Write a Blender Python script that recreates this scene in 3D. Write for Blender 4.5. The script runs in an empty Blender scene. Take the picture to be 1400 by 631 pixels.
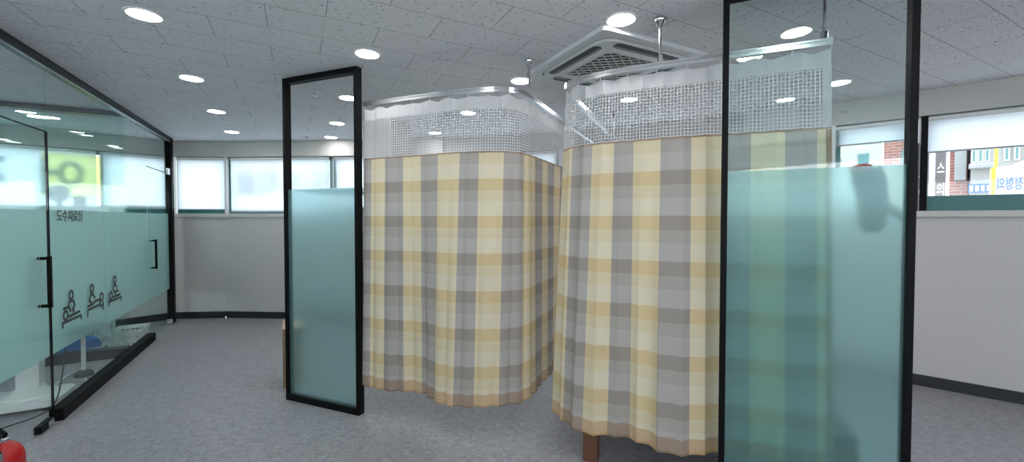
import bpy, bmesh, math, random
from mathutils import Vector, Matrix
random.seed(4)
S = bpy.context.scene
COL = S.collection
PI = math.pi
R = math.radians
H = 2.67            # ceiling height
TH = R(27.6)        # the glass front runs along U, the ceiling grid along U and N
U = Vector((-math.sin(TH), math.cos(TH), 0)); N = Vector((math.cos(TH), math.sin(TH), 0))
def un(u, n, z=0): return U*u + N*n + Vector((0, 0, z))

# ------------------------------------------------------------------ materials
def s2l(c):
    return tuple(((v/255)/12.92 if v/255 <= .04045 else (((v/255)+.055)/1.055)**2.4) for v in c)
def new_mat(name):
    m = bpy.data.materials.new(name); m.use_nodes = True
    nt = m.node_tree; nt.nodes.clear()
    out = nt.nodes.new('ShaderNodeOutputMaterial')
    return m, nt, out
def nd(nt, t, **kw):
    n = nt.nodes.new(t)
    for k, v in kw.items():
        if k in n.inputs: n.inputs[k].default_value = v
        else: setattr(n, k, v)
    return n
def L(nt, a, b): nt.links.new(a, b)
def col4(c): return (c[0], c[1], c[2], 1)
def math_n(nt, op, a, b=None, c=None):
    n = nt.nodes.new('ShaderNodeMath'); n.operation = op
    for i, v in enumerate((a, b, c)):
        if v is None: continue
        if isinstance(v, (int, float)): n.inputs[i].default_value = v
        else: nt.links.new(v, n.inputs[i])
    return n.outputs[0]
def mixc(nt, fac, a, b, bt='MIX'):
    n = nt.nodes.new('ShaderNodeMix'); n.data_type = 'RGBA'; n.blend_type = bt
    for i, v in ((0, fac), (6, a), (7, b)):
        if isinstance(v, (int, float)): n.inputs[i].default_value = v
        elif isinstance(v, tuple): n.inputs[i].default_value = col4(v)
        else: nt.links.new(v, n.inputs[i])
    return n.outputs[2]
def plain(name, c, rough=.6, metal=0.0, spec=.5, noise=0.04, scale=30):
    m, nt, out = new_mat(name)
    b = nd(nt, 'ShaderNodeBsdfPrincipled', Roughness=rough, Metallic=metal)
    b.inputs['Specular IOR Level'].default_value = spec
    tc = nd(nt, 'ShaderNodeTexCoord'); nz = nd(nt, 'ShaderNodeTexNoise', Scale=scale, Detail=4.0)
    L(nt, tc.outputs['Object'], nz.inputs['Vector'])
    a = tuple(max(0, v*(1-noise)) for v in c); d = tuple(v*(1+noise) for v in c)
    L(nt, mixc(nt, nz.outputs[0], a, d), b.inputs['Base Color'])
    L(nt, b.outputs[0], out.inputs[0]); return m
def glass(name, tint, refl=1.0):
    m, nt, out = new_mat(name)
    t = nd(nt, 'ShaderNodeBsdfTransparent', Color=col4(tint)); g = nd(nt, 'ShaderNodeBsdfGlossy', Roughness=0.0)
    lw = nd(nt, 'ShaderNodeLayerWeight', Blend=.5)
    f5 = math_n(nt, 'POWER', lw.outputs['Facing'], 5.0)
    fac = math_n(nt, 'MULTIPLY_ADD', f5, .94*refl, .042*refl)
    mx = nd(nt, 'ShaderNodeMixShader'); L(nt, fac, mx.inputs[0]); L(nt, t.outputs[0], mx.inputs[1]); L(nt, g.outputs[0], mx.inputs[2])
    L(nt, mx.outputs[0], out.inputs[0]); return m
def frosted(name, tint, rough, diff, diffc):
    m, nt, out = new_mat(name)
    g = nd(nt, 'ShaderNodeBsdfGlass', Color=col4(tint), Roughness=rough, IOR=1.45)
    tr = nd(nt, 'ShaderNodeBsdfTranslucent', Color=col4(diffc)); df = nd(nt, 'ShaderNodeBsdfDiffuse', Color=col4(diffc))
    a = nd(nt, 'ShaderNodeMixShader', Fac=.5); L(nt, tr.outputs[0], a.inputs[1]); L(nt, df.outputs[0], a.inputs[2])
    b = nd(nt, 'ShaderNodeMixShader', Fac=diff); L(nt, g.outputs[0], b.inputs[1]); L(nt, a.outputs[0], b.inputs[2])
    L(nt, b.outputs[0], out.inputs[0]); return m
def emit(name, c, s):
    m, nt, out = new_mat(name)
    e = nd(nt, 'ShaderNodeEmission', Color=col4(c), Strength=s); L(nt, e.outputs[0], out.inputs[0]); return m
def translucent(name, c, fac, gain=1.0):
    m, nt, out = new_mat(name)
    d = nd(nt, 'ShaderNodeBsdfDiffuse', Color=col4(c)); t = nd(nt, 'ShaderNodeBsdfTranslucent', Color=col4(tuple(v*gain for v in c)))
    mx = nd(nt, 'ShaderNodeMixShader', Fac=fac); L(nt, d.outputs[0], mx.inputs[1]); L(nt, t.outputs[0], mx.inputs[2])
    L(nt, mx.outputs[0], out.inputs[0]); return m

def ceiling_mat():
    m, nt, out = new_mat('ceiling_tile')
    b = nd(nt, 'ShaderNodeBsdfPrincipled', Roughness=.9); b.inputs['Specular IOR Level'].default_value = .2
    tc = nd(nt, 'ShaderNodeTexCoord'); mp = nd(nt, 'ShaderNodeMapping')
    mp.inputs['Rotation'].default_value = (0, 0, -TH); mp.inputs['Location'].default_value = (.438, -.21, 0)
    L(nt, tc.outputs['Object'], mp.inputs['Vector'])
    br = nd(nt, 'ShaderNodeTexBrick', Scale=1.0)
    br.offset = .5; br.inputs['Brick Width'].default_value = .6; br.inputs['Row Height'].default_value = .3
    br.inputs['Mortar Size'].default_value = .0022; br.inputs['Mortar Smooth'].default_value = .3; br.inputs['Bias'].default_value = 0
    br.inputs['Color1'].default_value = (.80, .79, .82, 1); br.inputs['Color2'].default_value = (.825, .815, .845, 1); br.inputs['Mortar'].default_value = (.30, .295, .31, 1)
    L(nt, mp.outputs[0], br.inputs['Vector'])
    m2 = nd(nt, 'ShaderNodeMapping'); m2.inputs['Scale'].default_value = (38, 95, 1); L(nt, mp.outputs[0], m2.inputs['Vector'])
    nz = nd(nt, 'ShaderNodeTexNoise', Scale=1.0, Detail=2.0, Roughness=.6); L(nt, m2.outputs[0], nz.inputs['Vector'])
    rp = nd(nt, 'ShaderNodeValToRGB'); rp.color_ramp.elements[0].position = .635; rp.color_ramp.elements[1].position = .69
    L(nt, nz.outputs[0], rp.inputs[0])
    L(nt, mixc(nt, math_n(nt, 'MULTIPLY', rp.outputs[0], .85), br.outputs[0], (.17, .165, .175)), b.inputs['Base Color'])
    L(nt, b.outputs[0], out.inputs[0]); return m
def floor_mat():
    m, nt, out = new_mat('grey_vinyl_floor')
    b = nd(nt, 'ShaderNodeBsdfPrincipled', Roughness=.42); b.inputs['Specular IOR Level'].default_value = .45
    tc = nd(nt, 'ShaderNodeTexCoord')
    n1 = nd(nt, 'ShaderNodeTexNoise', Scale=26.0, Detail=7.0, Roughness=.68, Distortion=1.2); L(nt, tc.outputs['Object'], n1.inputs['Vector'])
    n2 = nd(nt, 'ShaderNodeTexNoise', Scale=90.0, Detail=3.0); L(nt, tc.outputs['Object'], n2.inputs['Vector'])
    rp = nd(nt, 'ShaderNodeValToRGB'); e = rp.color_ramp.elements
    e[0].position = .32; e[0].color = (.18, .178, .195, 1); e[1].position = .68; e[1].color = (.375, .37, .395, 1)
    L(nt, n1.outputs[0], rp.inputs[0])
    c = mixc(nt, math_n(nt, 'MULTIPLY', n2.outputs[0], .25), rp.outputs[0], (.29, .29, .305))
    L(nt, c, b.inputs['Base Color']); L(nt, b.outputs[0], out.inputs[0]); return m
def wall_mat(name, c):
    m, nt, out = new_mat(name)
    b = nd(nt, 'ShaderNodeBsdfPrincipled', Roughness=.85); b.inputs['Specular IOR Level'].default_value = .2
    tc = nd(nt, 'ShaderNodeTexCoord'); nz = nd(nt, 'ShaderNodeTexNoise', Scale=220.0, Detail=3.0); L(nt, tc.outputs['Object'], nz.inputs['Vector'])
    L(nt, mixc(nt, nz.outputs[0], tuple(v*.9 for v in c), tuple(v*1.08 for v in c)), b.inputs['Base Color'])
    bp = nd(nt, 'ShaderNodeBump', Strength=.12, Distance=.002); L(nt, nz.outputs[0], bp.inputs['Height']); L(nt, bp.outputs[0], b.inputs['Normal'])
    L(nt, b.outputs[0], out.inputs[0]); return m

# checked curtain cloth: u counts the vertical stripes, v is the height
GR = [s2l(c) for c in ((157, 149, 141), (172, 166, 160), (181, 176, 173))]
CR = [s2l(c) for c in ((217, 195, 151), (222, 208, 175), (226, 215, 190))]
def cloth_mat(name, dim=(1, 1, 1)):
    m, nt, out = new_mat(name)
    uv = nd(nt, 'ShaderNodeUVMap'); sp = nd(nt, 'ShaderNodeSeparateXYZ'); L(nt, uv.outputs[0], sp.inputs[0])
    par = math_n(nt, 'MODULO', math_n(nt, 'FLOOR', math_n(nt, 'ADD', sp.outputs[0], 40.0)), 2.0)
    ph = math_n(nt, 'FRACT', math_n(nt, 'DIVIDE', math_n(nt, 'SUBTRACT', 1.793+2.57, sp.outputs[1]), .257))
    def ramp(cs):
        r = nd(nt, 'ShaderNodeValToRGB'); r.color_ramp.interpolation = 'CONSTANT'
        e = r.color_ramp.elements; e[0].position = 0; e[0].color = col4(cs[0]); e[1].position = .315; e[1].color = col4(cs[1])
        x = e.new(.60); x.color = col4(cs[2]); L(nt, ph, r.inputs[0]); return r.outputs[0]
    c = mixc(nt, par, ramp(GR), ramp(CR))
    tx = nd(nt, 'ShaderNodeTexCoord'); wv = nd(nt, 'ShaderNodeTexNoise', Scale=300.0, Detail=2.0); L(nt, tx.outputs['Object'], wv.inputs['Vector'])
    c = mixc(nt, math_n(nt, 'MULTIPLY', wv.outputs[0], .16), c, (.25, .23, .2))
    c = mixc(nt, 1.0, c, dim, 'MULTIPLY')
    d = nd(nt, 'ShaderNodeBsdfDiffuse'); t = nd(nt, 'ShaderNodeBsdfTranslucent'); mx = nd(nt, 'ShaderNodeMixShader', Fac=.22)
    L(nt, c, d.inputs[0]); L(nt, c, t.inputs[0]); L(nt, d.outputs[0], mx.inputs[1]); L(nt, t.outputs[0], mx.inputs[2])
    L(nt, mx.outputs[0], out.inputs[0]); return m
def net_mat(name, pitch=.019):
    m, nt, out = new_mat(name)
    uv = nd(nt, 'ShaderNodeUVMap'); sp = nd(nt, 'ShaderNodeSeparateXYZ'); L(nt, uv.outputs[0], sp.inputs[0])
    def line(s, w):
        f = math_n(nt, 'FRACT', math_n(nt, 'DIVIDE', math_n(nt, 'ADD', s, 50.0), pitch)); return math_n(nt, 'LESS_THAN', f, w)
    fac = math_n(nt, 'MAXIMUM', line(sp.outputs[0], .24), line(sp.outputs[1], .22))
    d = nd(nt, 'ShaderNodeBsdfDiffuse', Color=(.75, .75, .77, 1)); t = nd(nt, 'ShaderNodeBsdfTranslucent', Color=(.75, .75, .77, 1))
    mx = nd(nt, 'ShaderNodeMixShader', Fac=.45); L(nt, d.outputs[0], mx.inputs[1]); L(nt, t.outputs[0], mx.inputs[2])
    tp = nd(nt, 'ShaderNodeBsdfTransparent'); m2 = nd(nt, 'ShaderNodeMixShader')
    L(nt, fac, m2.inputs[0]); L(nt, tp.outputs[0], m2.inputs[1]); L(nt, mx.outputs[0], m2.inputs[2]); L(nt, m2.outputs[0], out.inputs[0]); return m
def brick_mat():
    m, nt, out = new_mat('red_brick')
    b = nd(nt, 'ShaderNodeBsdfPrincipled', Roughness=.9); tc = nd(nt, 'ShaderNodeTexCoord'); mp = nd(nt, 'ShaderNodeMapping')
    mp.inputs['Rotation'].default_value = (R(90), 0, 0); L(nt, tc.outputs['Object'], mp.inputs['Vector'])
    br = nd(nt, 'ShaderNodeTexBrick', Scale=1.0); br.inputs['Brick Width'].default_value = .30; br.inputs['Row Height'].default_value = .10
    br.inputs['Mortar Size'].default_value = .012
    br.inputs['Color1'].default_value = (.40, .15, .12, 1); br.inputs['Color2'].default_value = (.33, .12, .10, 1); br.inputs['Mortar'].default_value = (.42, .36, .34, 1)
    L(nt, mp.outputs[0], br.inputs['Vector']); L(nt, br.outputs[0], b.inputs['Base Color']); L(nt, b.outputs[0], out.inputs[0]); return m
def wood_mat(name, a, c, sc=(2, 2, 30)):
    m, nt, out = new_mat(name)
    b = nd(nt, 'ShaderNodeBsdfPrincipled', Roughness=.5); tc = nd(nt, 'ShaderNodeTexCoord'); mp = nd(nt, 'ShaderNodeMapping')
    mp.inputs['Scale'].default_value = sc; L(nt, tc.outputs['Object'], mp.inputs['Vector'])
    nz = nd(nt, 'ShaderNodeTexNoise', Scale=3.0, Detail=6.0); L(nt, mp.outputs[0], nz.inputs['Vector'])
    L(nt, mixc(nt, nz.outputs[0], a, c), b.inputs['Base Color']); L(nt, b.outputs[0], out.inputs[0]); return m

M = dict(
    ceil=ceiling_mat(), floor=floor_mat(),
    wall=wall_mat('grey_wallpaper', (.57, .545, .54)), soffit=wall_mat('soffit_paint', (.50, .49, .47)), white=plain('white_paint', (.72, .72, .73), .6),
    base=plain('charcoal_vinyl_base', (.018, .019, .024), .4), black=plain('black_metal', (.004, .004, .005), .55, 0.0, .12),
    dark=plain('dark_bronze_rail', (.028, .03, .035), .35, .3), sill=plain('sill_laminate', (.52, .51, .50), .4),
    glass=glass('clear_glass', (.925, .98, .975)), gglass=glass('glass_wall_glass', (.935, .982, .975), .5), wglass=glass('window_glass', (.97, .985, .985), .6),
    film=frosted('frosted_film', (.845, .965, .962), .26, .12, (.46, .84, .86)),
    film2=frosted('frosted_film_milky', (.80, .965, .955), .30, .62, (.72, .91, .88)),
    teal=plain('teal_window_frame', (.03, .15, .145), .4), blind=translucent('blind_fabric', (.75, .83, .93), .80, 1.0),
    bar=plain('blind_bar', (.35, .36, .38), .4), alu=plain('brushed_aluminium', (.55, .56, .58), .28, 1.0), steel=plain('polished_steel', (.6, .6, .62), .18, 1.0),
    led=emit('led_diffuser', (1, .985, .97), 40.0), trimw=plain('downlight_trim', (.8, .8, .8), .4),
    acw=plain('ac_white_plastic', (.66, .67, .68), .4), acd=plain('ac_dark_slot', (.012, .012, .014), .5), acg=plain('ac_grille_dark', (.04, .04, .04), .6),
    acl=plain('ac_lattice', (.50, .50, .49), .5),
    cloth=cloth_mat('checked_cloth'), hem=cloth_mat('checked_hem', (.84, .68, .56)), net=net_mat('net_top'), band=translucent('net_header', (.60, .60, .615), .35),
    brown=translucent('brown_binding', (.36, .27, .20), .2), clip=plain('white_plastic', (.8, .8, .8), .4),
    wood=wood_mat('brown_wood', (.10, .042, .022), (.17, .075, .04)), vinyl=plain('black_vinyl', (.012, .012, .013), .4),
    card=wood_mat('cardboard', (.23, .145, .085), (.29, .19, .115), (3, 3, 3)), cardtop=plain('cardboard_flap', (.50, .36, .24), .8), ink=plain('carton_ink', (.03, .025, .02), .7),
    red=plain('extinguisher_red', (.55, .012, .012), .25), graphic=plain('grey_vinyl_letters', (.045, .052, .055), .5),
    plastic=plain('white_bed_plastic', (.70, .71, .69), .4), grey=plain('grey_plastic', (.25, .26, .27), .45), blue=plain('blue_cloth', (.05, .20, .55), .8, noise=.15),
    jacket=plain('black_jacket', (.012, .011, .013), .8, noise=.3), jred=plain('red_jacket', (.32, .02, .02), .7),
    bwhite=plain('white_render', (.56, .58, .55), .8), bgrey=plain('grey_render', (.36, .38, .38), .8), brick=brick_mat(), bglass=plain('facade_glass', (.10, .26, .28), .1),
    sgrey=plain('sign_grey', (.13, .13, .145), .5), swhite=plain('sign_white', (.68, .68, .69), .5), syel=plain('sign_yellow', (.90, .70, .06), .5), sblue=plain('sign_blue', (.03, .14, .42), .5),
    asphalt=plain('asphalt', (.16, .16, .16), .9), duct=plain('duct_grey', (.36, .40, .42), .6),
    mull=plain('dark_brown_mullion', (.028, .022, .018), .5), vinylw=None, vinyly=None)
def decal(name, c, fac):       # coloured window film: light passes tinted
    m, nt, out = new_mat(name)
    t = nd(nt, 'ShaderNodeBsdfTransparent', Color=col4(c)); d = nd(nt, 'ShaderNodeBsdfTranslucent', Color=col4(c)); mx = nd(nt, 'ShaderNodeMixShader', Fac=fac)
    L(nt, t.outputs[0], mx.inputs[1]); L(nt, d.outputs[0], mx.inputs[2]); L(nt, mx.outputs[0], out.inputs[0]); return m
M['yfilm'] = decal('yellow_window_film', (1, .97, .52), .3); M['gfilm'] = decal('grey_window_film', (.12, .30, .36), .3)

# ------------------------------------------------------------------ mesh helpers
class MB:
    def __init__(s): s.v = []; s.f = []; s.uv = None; s.mi = []; s.cur = 0
    def add(s, vs, fs):
        b = len(s.v); s.v += [tuple(x) for x in vs]; s.f += [tuple(i+b for i in f) for f in fs]; s.mi += [s.cur]*len(fs); return s
    def box(s, x0, x1, y0, y1, z0, z1, bev=0.0):
        if bev <= 0:
            vs = [(x, y, z) for z in (z0, z1) for y in (y0, y1) for x in (x0, x1)]
            return s.add(vs, [(0, 2, 3, 1), (4, 5, 7, 6), (0, 1, 5, 4), (2, 6, 7, 3), (0, 4, 6, 2), (1, 3, 7, 5)])
        bm = bmesh.new(); bmesh.ops.create_cube(bm, size=1)
        for v in bm.verts: v.co = Vector(((x0+x1)/2+v.co.x*(x1-x0), (y0+y1)/2+v.co.y*(y1-y0), (z0+z1)/2+v.co.z*(z1-z0)))
        bmesh.ops.bevel(bm, geom=list(bm.edges), offset=bev, segments=2, affect='EDGES', profile=.5)
        bm.verts.index_update(); s.add([v.co.copy() for v in bm.verts], [[v.index for v in f.verts] for f in bm.faces]); bm.free(); return s
    def tube(s, pts, r, n=10, closed=False):
        pts = [Vector(p) for p in pts]; rs = r if isinstance(r, (list, tuple)) else [r]*len(pts)
        vs = []; up = None
        for i, p in enumerate(pts):
            if closed: d = pts[(i+1) % len(pts)]-pts[i-1]
            else: d = pts[min(i+1, len(pts)-1)]-pts[max(i-1, 0)]
            d.normalize()
            if up is None: up = Vector((0, 0, 1)) if abs(d.z) < .9 else Vector((1, 0, 0))
            a = d.cross(up); a.normalize(); up = a.cross(d); up.normalize()
            for k in range(n):
                t = 2*PI*k/n; vs.append(p+(a*math.cos(t)+up*math.sin(t))*rs[i])
        m = len(pts); fs = []
        for i in range(m if closed else m-1):
            j = (i+1) % m
            for k in range(n): fs.append((i*n+k, i*n+(k+1) % n, j*n+(k+1) % n, j*n+k))
        if not closed: fs += [tuple(range(n))[::-1], tuple((m-1)*n+k for k in range(n))]
        return s.add(vs, fs)
    def lathe(s, prof, c=(0, 0, 0), n=28, sx=1, sy=1):
        vs = []; fs = []
        for r, z in prof:
            for k in range(n): vs.append((c[0]+r*sx*math.cos(2*PI*k/n), c[1]+r*sy*math.sin(2*PI*k/n), c[2]+z))
        for i in range(len(prof)-1):
            for k in range(n): fs.append((i*n+k, i*n+(k+1) % n, (i+1)*n+(k+1) % n, (i+1)*n+k))
        fs += [tuple(range(n))[::-1], tuple((len(prof)-1)*n+k for k in range(n))]
        return s.add(vs, fs)
    def prism(s, poly, z0, z1):
        n = len(poly); vs = [(p[0], p[1], z) for z in (z0, z1) for p in poly]
        return s.add(vs, [tuple(range(n))[::-1], tuple(range(n, 2*n))]+[(i, (i+1) % n, n+(i+1) % n, n+i) for i in range(n)])
    def ring(s, outer, inner, z0, z1):      # same number of points
        n = len(outer); vs = [(p[0], p[1], z) for z in (z0, z1) for p in list(outer)+list(inner)]; fs = []
        for i in range(n):
            j = (i+1) % n
            fs += [(i, n+i, n+j, j), (2*n+i, 2*n+j, 3*n+j, 3*n+i), (i, j, 2*n+j, 2*n+i), (n+i, 3*n+i, 3*n+j, n+j)]
        return s.add(vs, fs)
    def build(s, name, m, parent=None, smooth=False, bevel=0):
        me = bpy.data.meshes.new(name); me.from_pydata(s.v, [], s.f)
        ms = m if isinstance(m, (list, tuple)) else [m]
        for x in ms: me.materials.append(x)
        if len(ms) > 1: me.polygons.foreach_set('material_index', s.mi)
        bm = bmesh.new(); bm.from_mesh(me); bmesh.ops.recalc_face_normals(bm, faces=bm.faces); bm.to_mesh(me); bm.free()
        if smooth:
            me.shade_smooth()
            try: me.set_sharp_from_angle(angle=R(40))
            except Exception: pass
        me.update()
        return link(name, me, parent)
def link(name, me, parent=None):
    o = bpy.data.objects.new(name, me); COL.objects.link(o)
    if parent: o.parent = parent
    return o
def tag(o, label=None, cat=None, group=None, kind=None):
    if label: o['label'] = label
    if cat: o['category'] = cat
    if group: o['group'] = group
    if kind: o['kind'] = kind
    return o
def thing(name, label, cat, loc=(0, 0, 0), rz=0, group=None):
    o = bpy.data.objects.new(name, None); o.empty_display_size = .1; COL.objects.link(o)
    o.location = loc; o.rotation_euler = (0, 0, rz); return tag(o, label, cat, group)
def ang(a, b): return math.atan2(b[1]-a[1], b[0]-a[0])
def dist(a, b): return math.hypot(b[0]-a[0], b[1]-a[1])
def cr(pts, n):      # Catmull-Rom through 2-D points, resampled evenly
    P = [Vector(p) for p in pts]; P = [P[0]*2-P[1]]+P+[P[-1]*2-P[-2]]; q = []
    for i in range(1, len(P)-2):
        for k in range(24):
            t = k/24; a, b, c, d = P[i-1], P[i], P[i+1], P[i+2]
            q.append(.5*((2*b)+(c-a)*t+(2*a-5*b+4*c-d)*t*t+(3*b-a-3*c+d)*t**3))
    q.append(P[-2]); return resample(q, n)
def resample(q, n):
    s = [0]
    for i in range(1, len(q)): s.append(s[-1]+(q[i]-q[i-1]).length)
    out = []; j = 0
    for k in range(n):
        t = s[-1]*k/(n-1)
        while j < len(q)-2 and s[j+1] < t: j += 1
        f = (t-s[j])/max(1e-9, s[j+1]-s[j]); out.append(q[j].lerp(q[j+1], min(1, max(0, f))))
    return out
def text_mesh(name, txt, size, m, parent=None, mirror=False, depth=.002, bold=.0, loc=(0, 0, 0), upright=True, width=None):
    c = bpy.data.curves.new(name, 'FONT'); c.body = txt; c.size = size; c.extrude = depth; c.offset = bold; c.align_x = 'CENTER'; c.resolution_u = 3
    t = bpy.data.objects.new('tmp', c); COL.objects.link(t)
    dg = bpy.context.evaluated_depsgraph_get(); dg.update()
    me = bpy.data.meshes.new_from_object(t.evaluated_get(dg)); bpy.data.objects.remove(t); bpy.data.curves.remove(c)
    me.name = name
    if len(me.vertices):
        xs = [v.co.x for v in me.vertices]; k = width/(max(xs)-min(xs)) if width else 1; cx = (max(xs)+min(xs))/2
        ys = [v.co.y for v in me.vertices]; cy = (max(ys)+min(ys))/2
        for v in me.vertices:
            x, y, z = (v.co.x-cx)*k*(-1 if mirror else 1), v.co.y-cy, v.co.z
            v.co = (x+loc[0], -z+loc[1], y+loc[2]) if upright else (x+loc[0], y+loc[1], z+loc[2])
        if mirror: me.flip_normals()
    me.materials.clear(); me.materials.append(m)
    return link(name, me, parent)
def rrect(x0, x1, y0, y1, r, n=6):
    p = []
    for cx, cy, a in ((x1-r, y1-r, 0), (x0+r, y1-r, 90), (x0+r, y0+r, 180), (x1-r, y0+r, 270)):
        for k in range(n+1): t = R(a+90*k/n); p.append((cx+r*math.cos(t), cy+r*math.sin(t)))
    return p

# ------------------------------------------------------------------ the room shell
F = [(-8.6, 2.7), (-5.1, 6.2), (-4.34, 6.27), (-.97, 6.05), (.66, 5.57), (1.31, 5.34), (2.36, 4.77), (3.2, 4.16), (5.6, 2.15)]
outer = []
for i, p in enumerate(F):
    a = F[max(i-1, 0)]; b = F[min(i+1, len(F)-1)]; t = Vector((b[0]-a[0], b[1]-a[1])).normalized(); outer.append((p[0]-t.y*.22, p[1]+t.x*.22))
plan = outer+[(5.75, -3.1), (-8.75, -3.1)]
tag(MB().prism(plan, -.25, 0).build('floor', M['floor']), 'grey marbled vinyl floor', kind='structure')
tag(MB().prism(plan, H, H+.2).build('ceiling', M['ceil']), 'ceiling of pitted mineral tiles', kind='structure')
tag(MB().box(-8.75, 5.75, -3.1, -3, 0, 1.55).box(-8.75, 5.75, -3.1, -3, 2.42, H).build('wall_back', M['wall']), kind='structure')
tag(MB().box(-8.75, -8.6, -3, 2.85, 0, H).build('wall_left', M['wall']), kind='structure')
tag(MB().box(5.6, 5.75, -3, 2.3, 0, H).build('wall_right', M['wall']), kind='structure')
SILL, HEAD = 1.585, 2.44
def facet(i):
    a, b = F[i], F[i+1]; ln = dist(a, b); rz = ang(a, b)
    w = tag(MB().box(-.02, ln+.02, 0, .2, 0, 1.53).build('wall_front', M['wall']), kind='structure'); w.location = (a[0], a[1], 0); w.rotation_euler.z = rz
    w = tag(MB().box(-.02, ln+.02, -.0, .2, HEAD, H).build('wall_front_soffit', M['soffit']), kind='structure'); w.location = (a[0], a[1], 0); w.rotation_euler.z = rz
    w = tag(MB().box(-.015, ln+.015, -.03, .2, 1.53, SILL, .004).build('trim_1', M['sill']), kind='structure'); w.location = (a[0], a[1], 0); w.rotation_euler.z = rz
    w = tag(MB().box(-.005, ln+.005, -.014, 0, 0, .10, .003).build('baseboard_front', M['base']), kind='structure'); w.location = (a[0], a[1], 0); w.rotation_euler.z = rz
    return a, b, ln, rz
def at(i, x, y=0, z=0):
    a, b = F[i], F[i+1]; rz = ang(a, b); return (a[0]+math.cos(rz)*x-math.sin(rz)*y, a[1]+math.sin(rz)*x+math.cos(rz)*y, z)
for i in range(len(F)-1): facet(i)
# white jambs where the facets meet
for i in range(1, len(F)-1):
    jw = .014 if i == 2 else .035; o = tag(MB().box(-jw, jw, .0, .19, SILL, HEAD).build('trim_2', M['white']), kind='structure'); o.location = (F[i][0], F[i][1], 0); o.rotation_euler.z = (ang(F[i-1], F[i])+ang(F[i], F[i+1]))/2
WN = [0]
def window(i, x0, x1, rail=.10, stile=.05, fm='teal', mull=()):
    WN[0] += 1
    rz = ang(F[i], F[i+1]); w = thing('window_%d' % WN[0], 'strip window behind a roller blind', 'window', at(i, 0), rz); tag(w, kind='structure')
    f = MB().box(x0, x1, .065, .14, SILL, SILL+rail, .004).box(x0, x1, .065, .14, HEAD-.05, HEAD)
    f.box(x0, x0+stile, .065, .14, SILL, HEAD).box(x1-stile, x1, .065, .14, SILL, HEAD)
    for q in mull: f.box(q-.03, q+.03, .065, .14, SILL, HEAD)
    f.build('window_frame', M[fm], w)
    MB().box(x0+stile, x1-stile, .088, .094, SILL+rail, HEAD-.05).build('window_pane', M['wglass'], w)
    return w
def blind(i, x0, x1, zb, label, grp='roller blinds in the strip windows'):
    rz = ang(F[i], F[i+1]); t = thing('roller_blind', label, 'blind', at(i, 0), rz, grp)
    n = 24; b = MB(); vs = []; fs = []
    for k in range(n+1):
        x = x0+(x1-x0)*k/n
        for z in (zb, HEAD-.02):
            for y in (.052, .0535): vs.append((x, y, z))
    for k in range(n):
        o = k*4
        fs += [(o, o+4, o+6, o+2), (o+1, o+3, o+7, o+5)]
    fs += [(0, 2, 3, 1), (n*4, n*4+1, n*4+3, n*4+2)]
    b = MB(); b.add([(x0, .053, zb), (x1, .053, zb), (x1, .053, HEAD-.01), (x0, .053, HEAD-.01)], [(0, 1, 2, 3)]); b.build('blind_fabric', M['blind'], t)
    MB().box(x0, x1, .047, .059, zb-.014, zb, .003).build('bottom_bar', M['bar'], t)
    MB().tube([(x0, .055, HEAD-.025), (x1, .055, HEAD-.025)], .020, 12).build('roller_tube', M['white'], t)
    return t
def decal_rect(w, x0, x1, z0, z1, m, name): return MB().box(x0, x1, .084, .085, z0, z1).build(name, m, w)
def decal_text(w, txt, x, z, size, m, bold=.0, width=None, y=.0865):
    return text_mesh('window_lettering', txt, size, m, w, mirror=True, depth=.0004, bold=bold, loc=(x, y, z), width=width)

# facet 0: wall of the treatment rooms, 4.95 long
l0 = dist(F[0], F[1])
w = window(0, l0-.735, l0-.04, stile=.02); blind(0, l0-.755, l0-.06, SILL+.115, 'pale roller blind behind the second glass door, beside the corner post')
w = window(0, l0-2.45, l0-.735, mull=(), stile=.012)
decal_rect(w, l0-1.285, l0-.737, 1.80, 2.36, M['yfilm'], 'yellow_film')
decal_text(w, '어', l0-1.10, 2.08, .50, M['gfilm'], .012)
decal_text(w, '깨', l0-1.80, 2.08, .56, M['gfilm'], .012)
blind(0, l0-2.43, l0-.79, SILL+.02, 'roller blind glowing yellow from the film on its window')
w = window(0, l0-4.2, l0-2.5); blind(0, l0-4.18, l0-2.52, SILL+.03, 'plain roller blind furthest into the treatment room')
# facet 1 and 2: main room
l1 = dist(F[1], F[2]); w = window(1, .04, l1-.012, rail=.06, stile=.02); blind(1, .05, l1-.016, SILL+.07, 'narrow roller blind beside the black glass wall post, a strip of green frame under it')
l2 = dist(F[2], F[3]); w = window(2, .012, 1.62, rail=.05, stile=.02)
decal_text(w, '도수치료', .84, 2.05, .44, M['gfilm'], .006, width=1.45, y=.17)
blind(2, .048, 1.60, SILL+.03, 'wide roller blind with grey letter shadows behind the first partition panel')
w = window(2, 1.66, 2.95); blind(2, 1.68, 2.93, SILL+.03, 'roller blind behind the first curtain, beside the grey pilaster')
l3 = dist(F[3], F[4]); w = window(3, .04, l3-.04); blind(3, .06, l3-.06, SILL+.03, 'roller blind showing as a bright strip over the gap between the two curtains')
l4 = dist(F[4], F[5]); w = window(4, .03, l4-.03); blind(4, .05, l4-.05, SILL+.03, 'short roller blind behind the second curtain near its rounded corner')
l5 = dist(F[5], F[6]); w = window(5, .03, l5-.03); blind(5, .05, l5-.05, SILL+.03, 'roller blind behind the middle of the second curtain')
l6 = dist(F[6], F[7]); w = window(6, .76, l6-.02); blind(6, .78, l6-.03, 2.25, 'narrow half-drawn roller blind between the grey pilaster and the second partition panel')
l7 = dist(F[7], F[8])
w = window(7, .02, .585, rail=.05); blind(7, .03, .575, 2.25, 'half-drawn roller blind seen through the second partition panel')
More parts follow.
